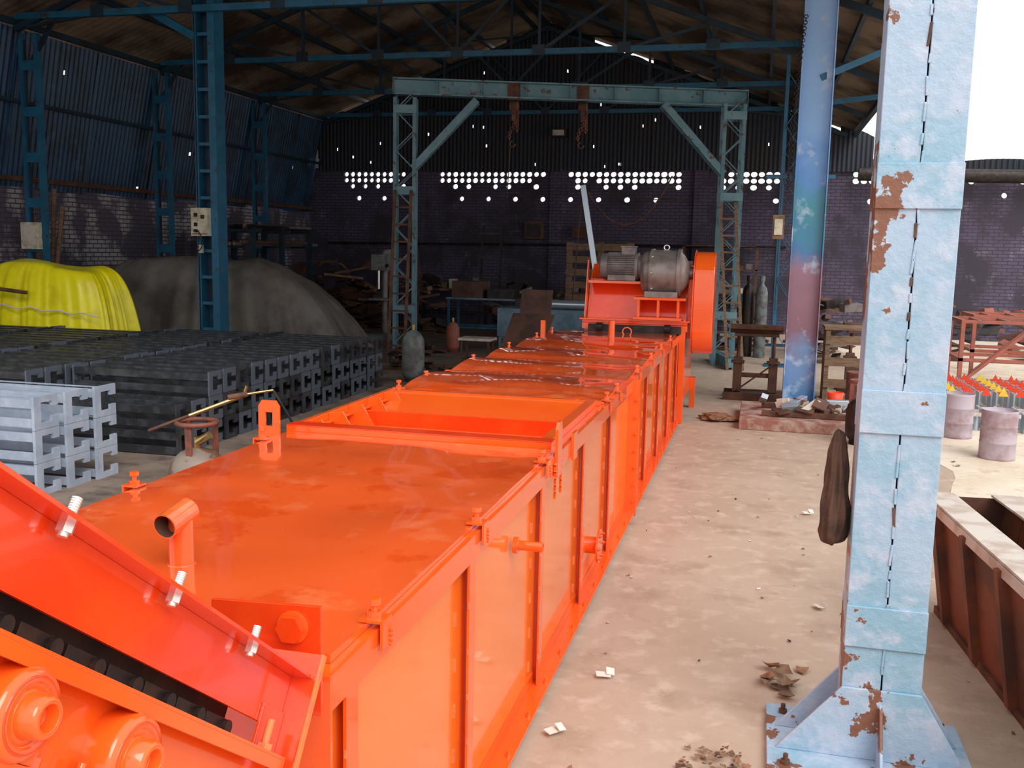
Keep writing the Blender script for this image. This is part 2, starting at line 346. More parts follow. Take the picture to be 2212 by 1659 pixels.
m.bar((X+.15,Y,5.9),(X+1.3,Y,5.1),.08,.1,BLU)
m.done('steel_i_column',.003)
for (X,Y,h) in ((.45,18.2,5.5),(.5,22.3,5.5),(2.05,18.5,4.9)):
    m=M()
    for s in (-.16,.16): m.box((X+s-.03,Y-.05,0),(X+s+.03,Y+.05,h),BLT if X>1 else BLU)
    z=.2;k=0
    while z<h-.5:
        m.bar((X-.15 if k%2 else X+.15,Y-.055,z),(X+.15 if k%2 else X-.15,Y-.055,z+.45),.04,.012,BLU);z+=.45;k+=1
    m.box((X-.3,Y-.2,0),(X+.3,Y+.2,.03),BLU)
    m.done('lattice_column')
m=M();m.bar((.6,RY0,5.45),(.6,26,5.45),.12,.2,BLD);m.bar((2.05,RY0,4.95),(2.05,25.8,4.95),.1,.12,BLD)
m.bar((.6,18.2,4.6),(2.05,18.2,4.75),.06,.08,BLU);m.bar((.6,13.1,4.2),(2.0,13.6,4.85),.06,.08,BLU);m.done('eave_beam')
m=M()
def fn(u,v): 
    x=2.1+7.1*u;return (x,25.92+.02*math.sin(x*50),4.05+.3*v-.04*math.sin(x*2))
m.grid(fn,400,2,COR2);m.cyl((2.2,25.6,4.0),(9.2,25.6,3.9),.16,DRK,16);m.done('boundary_wall_capping')
m=M()
for k in range(60):
    t=k/60;c=V((.28+.1*(1-t)**2,12.9,4.9-2.1*t))
    m.torus(c,(1,0,0) if k%2 else (0,1,0),.022,.006,CHN,8,4)
m.done('hanging_chain')
m=M();m.box((.12,12.85,2.2),(.26,12.95,2.5),WOOD);m.box((.14,12.83,2.25),(.24,12.85,2.45),CREAM);m.bar((.2,12.9,2.5),(.2,12.9,3.0),.01,.01,DRK);m.bar((.2,12.9,1.3),(.2,12.9,2.2),.01,.01,DRK);m.done('pendant_control_box')
# ------------------------------------------------------------ gantry
def gantry():
    A=V((-6.2,16.6,0));B=V((-.6,18.0,0));dr=(B-A).normalized();pp=V((-dr.y,dr.x,0));m=M()
    for P,s in ((A,1),(B,-1)):
        c=[P+dr*a for a in (-.17,.17)]
        for q in c:
            for e in (-.12,.12): m.bar(q+pp*e,q+pp*e+V((0,0,4.6)),.06,.06,BLT)
        z=.3;k=0
        while z<4.4:
            for e in (-.12,.12): m.bar(c[k%2]+pp*e+V((0,0,z)),c[(k+1)%2]+pp*e+V((0,0,z+.34)),.035,.015,BLT)
            m.bar(c[k%2]-pp*.12+V((0,0,z)),c[k%2]+pp*.12+V((0,0,z+.34)),.03,.01,BLT)
            z+=.34;k+=1
        for z in (3.0,4.4,.9): 
            for e in(-.155,.155): m.bar(P-dr*.2+pp*e+V((0,0,z)),P+dr*.2+pp*e+V((0,0,z)),.14,.01,BLT,up=pp)
        m.bar(P-pp*.8+V((0,0,.12)),P+pp*.8+V((0,0,.12)),.14,.16,BLT)
        for e in (-.65,.65): m.cyl(P+pp*e-dr*.04+V((0,0,.08)),P+pp*e+dr*.04+V((0,0,.08)),.08,RUST)
        for e in (-.09,.09): m.bar(P+dr*.15*s+pp*e+V((0,0,3.4)),P+dr*s*1.25+pp*e+V((0,0,4.58)),.09,.12,BLT)
    a=A-dr*.22+V((0,0,4.80));b=B+dr*.22+V((0,0,4.70))
    m.bar(a+V((0,0,.13)),b+V((0,0,.13)),.2,.025,BLT);m.bar(a-V((0,0,.13)),b-V((0,0,.13)),.2,.025,BLT);m.bar(a,b,.02,.23,BLT)
    for k in range(9):
        c=a.lerp(b,k/8);m.bar(c-V((0,0,.115)),c+V((0,0,.115)),.18,.01,BLT,up=dr)
    m.done('gantry_crane')
    for t in (.33,.54):
        c=A.lerp(B,t);m=M();c.z=4.6
        m.box(c-V((.1,.08,.0)),c+V((.1,.08,.3)),RUST);m.cyl(c+V((-.07,0,-.1)),c+V((.07,0,-.1)),.085,RUST,16);m.box(c+V((-.03,-.05,-.35)),c+V((.03,.05,-.15)),RUST)
        for k in range(14): m.torus(c+V((.05*math.sin(k*.4)-.03,0,-.2-.035*k)),(1,0,0) if k%2 else (0,1,0),.03,.009,LPGR,8,4)
        for k in range(10): m.torus(c+V((.05,.03,-.2-.035*k)),(1,0,0) if k%2 else (0,1,0),.03,.009,LPGR,8,4)
        m.torus(c+V((-.02,0,-.75)),(0,1,0),.05,.014,RUST,12,6,0,4.7)
        if t<.4: m.bar(c+V((-.05,0,-.7)),c+V((-.1,0,-1.7)),.012,.012,RUST)
        m.done('chain_hoist')
gantry()
def ladder(name,a,b,w,mt,wd=(1,0,0)):
    m=M();a=V(a);b=V(b);wd=V(wd);L=(b-a).length
    m.bar(a-wd*w/2,b-wd*w/2,.05,.03,mt);m.bar(a+wd*w/2,b+wd*w/2,.05,.03,mt);n=int(L/.28)
    for k in range(1,n): 
        p=a.lerp(b,k/n);m.bar(p-wd*w/2,p+wd*w/2,.03,.03,mt)
    m.done(name)
ladder('ladder',(-6.1,15.9,0),(-6.15,16.35,3.0),.3,RUST)
ladder('ladder',(-.34,17.2,0),(-.62,17.75,2.9),.26,WOOD)
# ------------------------------------------------------------ CHAIN CONVEYOR
xl,xr,y0,y1,zt=-2.32,-.88,1.9,11.45,1.05
root=empty('chain_conveyor')
m=M()
ix=.035
m.box((xr-ix-.006,y0+.031,.051),(xr-ix,y1,zt-.02),ORS);m.box((xl+ix,y0+.031,.051),(xl+ix+.006,y1,zt-.02),ORS)
m.box((xl+ix+.007,y0+.031,.05),(xr-ix-.007,y1,.07),ORS)
m.box((xl+ix,y0+.02,.05),(xr-ix,y0+.03,zt-.03),ORG)
m.done('casing_panels',0,root)
m=M()
for x,s in ((xr,1),(xl,-1)):
    for (ya,yb) in ((y0+.006,4.26),(4.262,7.24),(7.29,y1)):
        m.box((x,ya,zt-.085),(x-s*.008,yb,zt),ORG);m.box((x-s*.0081,ya,zt-.008),(x-s*.085,yb,zt-.0002),ORG)
        m.box((x-s*.03,ya,.041),(x-s*.034,yb,.09),ORG);m.box((x+s*.045,ya,.03),(x-s*.03,yb,.04),ORG)
    for Y in (2.02,3.02,4.13,5.2,6.2,8.3,9.35,10.4,11.38):
        m.box((x-s*.002,Y-.035,.041),(x-s*.01,Y+.0265,zt-.086),ORG);m.box((x-s*.002,Y+.027,.042),(x-s*.034,Y+.035,zt-.086),ORG)
        z=.15
        while z<.9:
            m.obox((x-s*.033,Y-.09,z),(.004,.012,.045),ORD);m.obox((x-s*.004,Y-.037,z+.03),(.006,.006,.02),ORD);z+=.16
    for Y in (7.265,):
        for dy in (-.022,.012):
            m.box((x+s*.05,Y+dy,0),(x-s*.04,Y+dy+.01,zt-.0),ORG)
        for k in range(7):
            m.hexbolt((x+s*.03,Y-.022,.12+k*.13),(0,-1,0),ORG,.013,.012,.01);m.hexbolt((x+s*.03,Y+.022,.12+k*.13),(0,1,0),ORG,.013,.012,.02)
    for k in range(28):
        Y=2.1+k*.34
        if abs(Y-7.26)>.1: m.hexbolt((x+s*.025,Y,.04),(0,0,1),ORG,.012,.01,.012)
m.box((xl+.086,y0+.006,zt-.008),(xr-.086,2.03,zt-.001),ORG)
m.box((xr-.10,y0-.006,.02),(xr,y0+.005,zt),ORG);m.box((xl,y0-.006,.02),(xl+.1,y0+.005,zt),ORG);m.box((xl+.1001,y0-.006,zt-.09),(xr-.1001,y0+.005,zt),ORG)
m.tube((xr-.02,3.66,.83),(xr+.10,3.66,.83),.02,.016,ORG);m.cyl((xr-.02,3.66,.83),(xr-.0,3.66,.83),.034,ORG,16)
m.cyl((xr-.035,5.55,.27),(xr+.03,5.55,.27),.05,ORG);m.cyl((xr+.03,5.55,.27),(xr+.042,5.55,.27),.1,ORG)
for k in range(6):
    a=k*math.pi/3;m.hexbolt((xr+.042,5.55+.078*math.cos(a),.27+.078*math.sin(a)),(1,0,0),ORG,.011,.01,.01)
m.done('casing_frame',0,root)
m=M()
def lid(ya,yb,amp,seed,hump=0):
    nx=44;ny=int((yb-ya)*26);xa=xl+.03;xb=xr-.03
    def fn(u,v):
        x=xa+(xb-xa)*u;y=ya+(yb-ya)*v
        e=min(u,1-u,(v*(yb-ya)),((1-v)*(yb-ya)))
        k=min(1,e*9)
        z=zt+.012+amp*k*(noise.noise(V((x*1.3,y*1.1,seed)))+.35*noise.noise(V((x*3,y*3,seed+5))))
        z+=hump*abs(math.sin(math.pi*(y-ya)/1.15))*(.35+.65*(1-u))*min(1,v*8,(1-v)*8)
        if u>.92 : z+=.004*max(0,math.sin(y*5.2+seed))*(u-.92)*12
        if seed==1.3 and v<.12 and u>.85: z+=.010*(1-v/.12)*(u-.85)/.15
        return (x,y,z)
    m.grid(fn,nx,ny,ORT)
    for uu in (0,1):
        m.grid(lambda a,b:(lambda p:(p[0],p[1],p[2]+(zt+.001-p[2])*b))(fn(uu,a)),ny,1,ORG,False)
    for vv in (0,1):
        m.grid(lambda a,b:(lambda p:(p[0],p[1],p[2]+(zt+.001-p[2])*b))(fn(a,vv)),nx,1,ORG,False)
lid(1.96,4.44,.014,1.3);lid(5.97,8.05,.02,4,.045);lid(8.07,10.1,.02,8,.04);lid(10.12,11.4,.015,11,.02)
m.done('lids',0,root,recalc=False)
m=M();ya,yb=4.5,5.9
m.box((xl+.02,ya-.05,zt+.001),(xr-.04,ya,zt+.04),ORG);m.box((xl+.02,ya-.05,zt+.0405),(xr-.04,ya+.05,zt+.047),ORR)
m.box((xl+.02,yb,zt+.001),(xr-.04,yb+.05,zt+.03),ORG)
m.box((xl+.02,ya+.001,zt+.001),(xl+.05,yb,zt+.04),ORG);m.box((xr-.119,ya+.001,zt+.001),(xr-.06,yb,zt+.04),ORG)
m.prism([(xl+.05,ya+.55,zt-.12),(xr-.125,ya+.55,zt-.12),(xr-.125,yb,zt+.02),(xl+.05,yb,zt+.02)],(0,.0,-.006),ORG)
m.prism([(xl+.05,ya+.02,zt-.16),(xr-.125,ya+.02,zt-.16),(xr-.125,ya+.549,zt-.12),(xl+.05,ya+.549,zt-.12)],(0,0,-.006),ORR)
m.box((xr-.1249,ya,zt-.2),(xr-.12,yb,zt+.03),ORG)
for k in range(5):
    y=ya+.12+k*.27;m.prism([(xl+.051,y,zt+.041),(xl+.13,y,zt+.05),(xl+.2,y+.05,zt-.1),(xl+.051,y,zt-.1)],(0,.01,0),ORG)
m.box((xl+.051,5.25,zt-.1),(xr-.126,5.262,zt-.0),ORR)
m.done('open_inlet',.001,root)
m=M()
def clamp(x,y,s):
    m.box((x-s*.03,y-.03,zt+.018),(x+s*.0279,y+.03,zt+.025),ORG);m.box((x+s*.028,y-.03,zt-.05),(x+s*.035,y+.03,zt+.025),ORG)
    m.cyl((x,y,zt+.024),(x,y,zt+.04),.018,ORG,6);m.cyl((x,y,zt+.036),(x,y,zt+.062),.009,ORG,10);m.cyl((x,y,zt+.058),(x,y,zt+.074),.017,ORG,6)
    for k in range(4): m.cyl((x+s*.034,y+.022,zt-.01-.013*k),(x+s*.040,y+.022,zt-.01-.013*k),.008,ORG,8)
for y in (2.2,3.12,4.15,6.05,6.5,7.6,8.6,9.5,10.5): clamp(xr-.02,y,1)
for y in (3.2,4.2,6.05,6.6,7.8,9.0,10.2,11.0): clamp(xl+.02,y,-1)
def lugX(x,y,h=.2,w=.1):
    m.box((x-w/2,y,zt-.02),(x-w*.17,y+.012,zt+h-.03),ORG);m.box((x+w*.17,y,zt-.02),(x+w/2,y+.012,zt+h-.03),ORG)
    m.box((x-w*.169,y,zt-.02),(x+w*.169,y+.012,zt+h-.13),ORG);m.box((x-w*.169,y,zt+h-.06),(x+w*.169,y+.012,zt+h-.0301),ORG)
    m.prism([(x-w/2,y,zt+h-.03),(x-w/2+.02,y,zt+h),(x+w/2-.02,y,zt+h),(x+w/2,y,zt+h-.03)],(0,.012,0),ORG)
lugX(xl-.03,4.36,.18,.115)
m.prism([(xr+.001,4.34,zt-.1),(xr+.001,4.34,zt+.13),(xr+.001,4.37,zt+.16),(xr+.001,4.42,zt+.16),(xr+.001,4.44,zt+.13),(xr+.001,4.44,zt-.1)],(.014,0,0),ORG)
m.prism([(xr+.001,4.75,zt-.1),(xr+.001,4.75,zt+.04),(xr+.001,4.85,zt+.04),(xr+.001,4.85,zt-.1)],(.014,0,0),ORG)
for yy in (4.325,4.455):
    for k in range(11): m.obox((xr+.008,yy,zt-.03-.016*k),(.012,.018,.011),ORG,(.3 if k%2 else -.3,0,0))
m.box((xl-.051,10.7,zt-.02),(xl-.001,10.75,zt+.17),ORG);m.cyl((-1.55,10.6,zt),(-1.55,10.6,zt+.2),.035,ORG,14)
m.torus((-1.42,10.9,zt+.06),(0,1,0),.05,.008,ORG,16,6)
m.done('clamps_and_lugs',0,root)
m=M();c=V((-1.61,2.45,zt))
m.cyl(c,c+V((0,0,.160)),.036,ORT,28);a=c+V((.002,.034,.167));b=c+V((-.004,-.075,.145))
m.tube(a,b,.038,.034,ORT,RUST,28);m.cyl(a,a+(a-b).normalized()*.002,.038,ORT,28);m.cyl(a+(b-a)*.3,a+(b-a)*.31,.034,DRK,28)
m.torus(c+V((0,0,.012)),(0,0,1),.038,.005,ORT)
m.done('vent_elbow',0,root)
# ------- inclined tail section (rises toward the viewer)
S0=V((0,1.75,1.12));sd=V((0,-.795,.607)).normalized();sn=V((0,.607,.795)).normalized()
def tp(x,a,b): return V((x,0,0))+S0+sd*a+sn*b
def tbox(m,x0_,x1_,a0,a1,b0,b1,mt):
    vs=[tp(x,a,b) for b in (b0,b1) for (x,a) in ((x0_,a0),(x1_,a0),(x1_,a1),(x0_,a1))]
    m.add(vs,[(0,3,2,1),(4,5,6,7),(0,1,5,4),(1,2,6,5),(2,3,7,6),(3,0,4,7)],mt)
m=M();xs=-.905
for X,s in ((xs,1),(-2.28,-1)):
    tbox(m,X,X+s*.055,0.001,1.9,-.007,0,ORR)
    tbox(m,X+s*.0,X+s*.008,0.001,1.9,-.115,-.0071,ORR)
    tbox(m,X+s*.050,X-s*.01,0.02,1.9,-.171,-.165,ORG);tbox(m,X+s*.050,X+s*.044,0.02,1.9,-.193,-.1711,ORG)
    tbox(m,X-s*.0,X+s*.006,.001,1.9,-.75,-.172,ORG)
    tbox(m,X+s*.0085,X+s*.014,.001,.10,-.164,-.08,ORR)
    for k in range(6):
        a=.245+k*.30
        p=tp(X+s*.028,a,0);m.cyl(p-sn*.026,p+sn*.030,.0075,ZNC,12);m.cyl(p-sn*.020,p-sn*.007,.0125,ZNC,6)
        for q in range(7): m.torus(p+sn*(.006+.0036*q),sn,.0075,.001,ZNC,12,4)
    tbox(m,X-s*.06,X-s*.062,.1,1.9,-.30,-.02,DRK)  # dark sheet added behind the chain, standing for shade inside the tail
    for k in range(14):
        a=.16+k*.11;tbox(m,X-s*.02,X-s*.028,a,a+.085,-.16,-.13,CHN);q=tp(X-s*.05,a+.01,-.145);m.cyl(q,q+V((s*.04,0,0)),.014,CHN,12)
tbox(m,xs+.062,-2.35,-.012,.0,-.28,.045,ORR)
tbox(m,xs+.068,xs+.0625,-.013,.004,-.28,.045,ORD)
m.prism([(-1.12,1.81,1.0),(-1.12,1.81,1.235),(-.862,1.81,1.245),(-.862,1.81,1.0)],(0,.01,0),ORR)
m.cyl((-.925,1.809,1.195),(-.925,1.805,1.195),.036,ORG,24);m.cyl((-.925,1.805,1.195),(-.925,1.786,1.195),.031,ORR,6)
m.hexbolt(tp(xs+.032,.09,-.165),sn,ORD,.016,.012,.045)
tbox(m,-2.2,-.97,.05,1.9,-.36,-.35,DRK)
m.done('tail_frame',.0008,root)
m=M()
for X in (-1.06,-2.1):
    for k in range(18):
        a=.05+k*.1
        for q in (-.03,.03): tbox(m,X+q,X+q+.008,a,a+.09,-.21,-.16,CHN)
        m.cyl(tp(X-.05,a+.01,-.185),tp(X+.06,a+.01,-.185),.02,CHN,12)
for k in range(7): tbox(m,-2.1,-1.0,.1+k*.28,.12+k*.28,-.23,-.15,DRK)
m.done('drag_chain',0,root)
m=M()
for (a,b,rr) in ((.545,-.255,.066),(.81,-.245,.058)):
    p=tp(xs+.006,a,b);n=V((1,0,0))
    tbox(m,xs+.0065,xs+.048,a-.095,a+.095,b-.075,b-.055,ORG);tbox(m,xs+.0065,xs+.045,a-.055,a+.055,b-.054,b+.02,ORG)
    m.lathe(p,n,[(0,rr),(.045,rr),(.052,rr*.93),(.055,rr*.72),(.05,rr*.66),(.05,rr*.5),(.075,rr*.48),(.08,rr*.4),(.08,rr*.3),(.06,rr*.28),(.06,0)],ORG,40)
    m.torus(p+n*.052,n,rr*.8,.003,ORR,40)
    for e in (-.078,.078): m.hexbolt(tp(xs+.025,a+e,b-.055),sn,ORG,.014,.014,.02)
m.done('tail_bearings',.001,root)
m=M()
for X in (-.94,-2.24):
    m.box((X-.03,.35,0),(X+.03,.41,1.5),ORG);m.box((X-.03,1.2,0),(X+.03,1.26,.9),ORG);m.box((X-.031,.412,.1),(X+.031,1.19,.16),ORG)
m.done('tail_legs',0,root)
# ------------------------------------------------------------ drive head
m=M();hx0,hx1=-2.0,-.84
m.box((hx0-.03,11.45,1.09),(hx1+.05,11.6,1.16),ORG);m.box((hx0-.06,11.42,1.2),(hx1+.08,11.62,1.215),ORG);m.box((hx0-.03,11.44,1.165),(hx1+.05,11.52,1.199),ORR)
prof=[(11.62,.25),(11.62,1.2),(11.78,1.68),(12.0,1.85),(12.5,1.85),(12.85,1.5),(12.85,.25)]
m.prism([(hx0,y,z) for y,z in prof],(.02,0,0),ORG);m.prism([(hx1,y,z) for y,z in prof],(.02,0,0),ORG)
for i in range(1,len(prof)-1):
    (ya_,za_),(yb_,zb_)=prof[i],prof[i+1]
    m.prism([(hx0+.021,ya_,za_),(hx1-.001,ya_,za_),(hx1-.001,yb_,zb_),(hx0+.021,yb_,zb_)],(0,-.004,-.008),ORR)
m.box((hx0+.07,11.6,.3),(hx1-.05,11.61,1.08),DRK)
m.box((hx0-.01,11.5,0),(hx0+.06,11.6,1.089),ORG);m.box((hx1-.04,11.45,0),(hx1+.03,11.6,1.089),ORG);m.box((hx0-.08,12.75,0),(hx0-.01,12.85,.4),ORG);m.box((hx1+.021,12.75,0),(hx1+.09,12.85,.4),ORG)
m.prism([(hx0-.02,11.5,1.216),(hx0-.02,11.5,1.25),(hx0-.02,11.66,1.9),(hx0-.02,11.72,1.9),(hx0-.02,11.72,1.216)],(.012,0,0),ORG)
m.box((-1.42,11.38,1.22),(-.86,11.75,1.25),ORG);m.box((-1.42,11.4,1.451),(-.82,11.8,1.48),ORG)
for x in (-1.38,-1.15,-.92): m.prism([(x,11.42,1.251),(x,11.42,1.45),(x,11.75,1.45),(x,11.75,1.251)],(.03,0,0),ORG)
m.box((hx0+.021,11.5,1.63),(-1.35,11.8,1.66),ORG)
for k in range(9): m.hexbolt((hx0+.05+k*.14,11.47,1.215),(0,0,1),ORG,.012,.01,.01)
m.cyl((-1.85,11.40,1.12),(-1.78,11.40,1.12),.05,DRK,14);m.cyl((-1.05,11.40,1.12),(-.98,11.40,1.12),.05,DRK,14)
m.box((hx0+.05,11.405,1.06),(hx1-.02,11.449,1.15),DRK)
m.done('drive_head',.002,root)
m=M();n=24;gx=-.74
def obr(rad,z0,z1,yc,lean=.1):
    pts=[]
    for k in range(n+1): a=math.pi*k/n;pts.append((yc+lean+rad*math.cos(a),z1-rad+rad*math.sin(a)))
    for k in range(n+1): a=math.pi+math.pi*k/n;pts.append((yc+rad*.8*math.cos(a),z0+rad*.8+rad*.8*math.sin(a)))
    return pts
m.prism([(gx,y,z) for y,z in obr(.34,.82,2.02,11.75)],(.23,0,0),ORG)
m.prism([(gx-.015,y,z) for y,z in obr(.365,.8,2.045,11.75)],(.014,0,0),ORR)
m.box((gx-.07,11.63,1.0),(gx-.016,11.75,1.7),ORG)
m.cyl((-.81,11.8,1.72),(-.756,11.8,1.72),.12,ORR)
m.done('chain_guard',.012,root)
m=M();y=11.62
m.lathe((-1.36,y,1.77),(1,0,0),[(0,0),(0,.19),(.03,.235),(.06,.25),(.10,.25),(.10,.275),(.13,.275),(.13,.262),(.42,.262),(.42,.28),(.46,.28),(.46,.24),(.50,.2),(.55,.12),(.56,.06),(.60,.06),(.60,0)],GRB,40)
m.box((-1.3,y-.22,1.481),(-.92,y+.22,1.55),GRB);m.torus((-1.08,y,2.06),(0,1,0),.03,.009,ZNC,16,6);m.box((-1.2,y-.14,1.551),(-1.0,y+.14,1.6),GRB)
for k in range(8):
    a=k*math.pi/4;p=V((-1.245,y+.263*math.cos(a),1.77+.263*math.sin(a)));m.cyl(p,p+V((.035,0,0)),.012,ZNC,6)
m.done('gearbox',.003,root)
m=M();mz=1.83
m.lathe((-1.86,y,mz),(1,0,0),[(0,0),(0,.10),(.02,.145),(.10,.155),(.10,.14),(.42,.14),(.42,.16),(.46,.165),(.47,.14),(.52,.14),(.52,.10)],GRYM,36)
for k in range(36):
    a=2*math.pi*k/36;c=V((0,y+.15*math.cos(a),mz+.15*math.sin(a)))
    m.obox((-1.60,c.y,c.z),(.32,.028,.006),GRYM,(a,0,0))
m.box((-1.60,y-.09,mz+.14),(-1.44,y+.07,mz+.225),GRYM);m.box((-1.61,y-.1,mz+.226),(-1.43,y+.08,mz+.24),GRYM)
m.box((-1.75,y-.13,mz-.165),(-1.42,y-.07,mz-.10),GRYM);m.box((-1.75,y+.07,mz-.165),(-1.42,y+.13,mz-.10),GRYM)
m.done('electric_motor',.002,root)
# ------------------------------------------------------------ scraper flight frames
def flight(m,o,L,mt,me,h=.24,dp=.2,t=.012):
    ox,oy,oz=o
    def endp(x):
        m.box((x,oy,oz),(x+t,oy+dp*.28,oz+h),me)
        m.box((x,oy+dp*.281,oz),(x+t,oy+dp,oz+.05),me);m.box((x,oy+dp*.281,oz+h-.05),(x+t,oy+dp,oz+h),me)
        m.box((x,oy+dp*.74,oz+.0501),(x+t,oy+dp,oz+.09),me);m.box((x,oy+dp*.74,oz+h-.09),(x+t,oy+dp,oz+h-.0501),me)
    endp(ox);endp(ox+L-t);a=ox+t+.0005;b=ox+L-t-.0005
    m.box((a,oy+.01,oz+.028),(b,oy+.016,oz+.09),mt);m.box((a,oy+.01,oz+.02),(b,oy+.05,oz+.0279),mt)
    m.box((a,oy+.01,oz+h-.09),(b,oy+.016,oz+h-.0301),mt);m.box((a,oy+.01,oz+h-.03),(b,oy+.06,oz+h-.022),mt)
    m.box((a,oy+dp-.05,oz+h-.04),(b,oy+dp-.01,oz+h-.034),mt)
m=M();L=1.58
for iy in range(18):
    for ix_ in range(4):
        for iz in range(3):
            if iy<2 and iz==2 and ix_<1: continue
            if iy>15 and ix_>1: continue
            xo=-5.25-L*(ix_+1)-.06*ix_+random.uniform(-.02,.02);yo=7.95+iy*.29+random.uniform(-.01,.01)
            flight(m,(xo,yo,iz*.247),L,BLK,BLK if random.random()<.5 else BLKE,.243,.235,.016)
m.done('black_scraper_flight_stack',recalc=False)
m=M()
for iz in range(3):
    for k,yy in enumerate((6.3,6.62,6.94)): flight(m,(-7.0+.03*k,yy,iz*.265),1.6,GRYP,GRYP,.262,.27,.025)
for iz in range(2):
    flight(m,(-7.2,5.98,iz*.265),1.38,GRYP,GRYP,.262,.27,.025)
    flight(m,(-7.2,5.68,iz*.265),1.23,GRYP,GRYP,.262,.27,.025)
m.done('grey_scraper_flight_stack',recalc=False)
# ------------------------------------------------------------ tarps
def tarp(name,c,rx,ry,h,mt,seed,p=3.5,fold=.06,rot=0,tilt=0,lump=.13,sq=4,drop=0):
    m=M();na=220;nr=60;vs=[];fs=[]
    for j in range(nr+1):
        q=j/nr
        for i in range(na):
            a=2*math.pi*i/na;ca,sa=math.cos(a),math.sin(a)
            k=(abs(ca)**sq+abs(sa)**sq)**(-1/sq)*.93
            fl=1+fold*q*q*noise.noise(V((ca*4,sa*4,seed)))+fold*.8*q**3*noise.noise(V((ca*11,sa*11,seed+3)))+fold*.25*q**3*abs(noise.noise(V((ca*30,sa*30,seed+3))))
            x=rx*q*k*ca*fl;y=ry*q*k*sa*fl
            rid=1-abs(noise.noise(V((x*1.2+y*.5,y*1.2,seed+9))))*2
            z=h*(1-q**p)*(1+lump*noise.noise(V((x*.9,y*.9,seed)))+lump*.3*noise.noise(V((x*3,y*3,seed)))+tilt*x/rx)+.035*rid*(1-q**8)
            if drop:
                e=max(0,(x/rx-.25)/.75);z*=1-drop*min(1,e)**1.1
            xx=x*math.cos(rot)-y*math.sin(rot);yy=x*math.sin(rot)+y*math.cos(rot)
            vs.append((c[0]+xx,c[1]+yy,max(0.004,z)))
    for j in range(nr):
        for i in range(na): fs.append((j*na+i,j*na+(i+1)%na,(j+1)*na+(i+1)%na,(j+1)*na+i))
    m.add(vs,fs,mt,True);return m,name
m,n_=tarp('yellow_tarp_pile',(-10.85,13.3),1.3,.55,1.6,YEL,2.2,9,.14,0,-.03,.06,6);m.cyl((-12.1,12.72,1.3),(-10.9,12.68,1.2),.03,RUST,10)
pr=None
for k in range(24):
    x=-12.0+k*.1;q=V((x,12.745-.02*math.sin(k),1.02-.02*k*.3+.02*math.sin(k*1.3)))
    if pr: m.cyl(pr,q,.012,PAPER,6)
    pr=q
m.done(n_)
m,n_=tarp('grey_tarp_pile',(-9.7,16.6),2.75,1.1,1.72,TARP,7.7,8,.16,.15,-.03,.08,7,.62);m.done(n_)
# ------------------------------------------------------------ LPG cylinder + torch
def lpg(name,x,y,r_,h,mt,collar=True):
    m=M();m.lathe((x,y,0),(0,0,1),[(0,0),(0,r_*.7),(.06,r_*.7),(.06,r_*.8),(.12,r_*.97),(.18,r_),(h*.72,r_),(h*.85,r_*.9),(h*.95,r_*.6),(h,r_*.2),(h,0)],mt,32)
    m.cyl((x,y,h-.02),(x,y,h+.08),.025,BRASS,12)
    if collar:
        for k in range(3):
            a=k*2.094+.6;px,py=x+.12*math.cos(a),y+.12*math.sin(a);m.bar((px,py,h-.06),(px,py,h+.18),.045,.012,LPGR)
        m.torus((x,y,h+.18),(0,0,1),.135,.018,LPGR,28,8)
    return m,name
cx_,cy_=-3.76,5.95
m,n_=lpg('gas_cylinder',cx_,cy_,.2,.58,LPG)
p0=V((cx_-.25,cy_-.2,.72));p1=V((cx_+.25,cy_+.25,.94))
m.cyl(p0,p1,.012,RUST,12);m.cyl(p0.lerp(p1,.4),p1,.016,BRASS,12);m.cyl(p1,p1+V((.14,.12,.02)),.01,BRASS,10);m.cyl(p1-V((.1,.09,.02)),p1,.022,RUST,12);m.cyl(p1+V((-.02,0,0)),p1+V((0,0,.06)),.012,BRASS,10)
m.cyl((cx_,cy_,.62),(cx_+.1,cy_,.68),.03,BRASS,12)
pr=p1+V((.14,.12,.02))
for k in range(1,15):
    q=p1+V((.14+.25*math.sin(k*.2),.12+.3*k/14,.02-.92*min(1,k/10)));m.cyl(pr,q,.01,DRK,8);pr=q
m.done(n_)
m,n_=lpg('gas_cylinder',-5.0,13.75,.17,.78,GRNC,False);m.done(n_)
m,n_=lpg('gas_cylinder',1.13,10.9,.16,.5,DRK);m.done(n_)
m,n_=lpg('gas_cylinder',-5.7,17.9,.13,.6,REDF,False);m.done(n_)
for (x,y,mt) in ((.05,19.6,GRNC),(-.2,19.75,DRK)):
    m=M();m.lathe((x,y,0),(0,0,1),[(0,0),(0,.11),(.02,.115),(1.25,.115),(1.36,.09),(1.42,.04),(1.46,.035),(1.5,.05),(1.58,.05),(1.6,0)],mt,24);m.done('oxygen_cylinder')
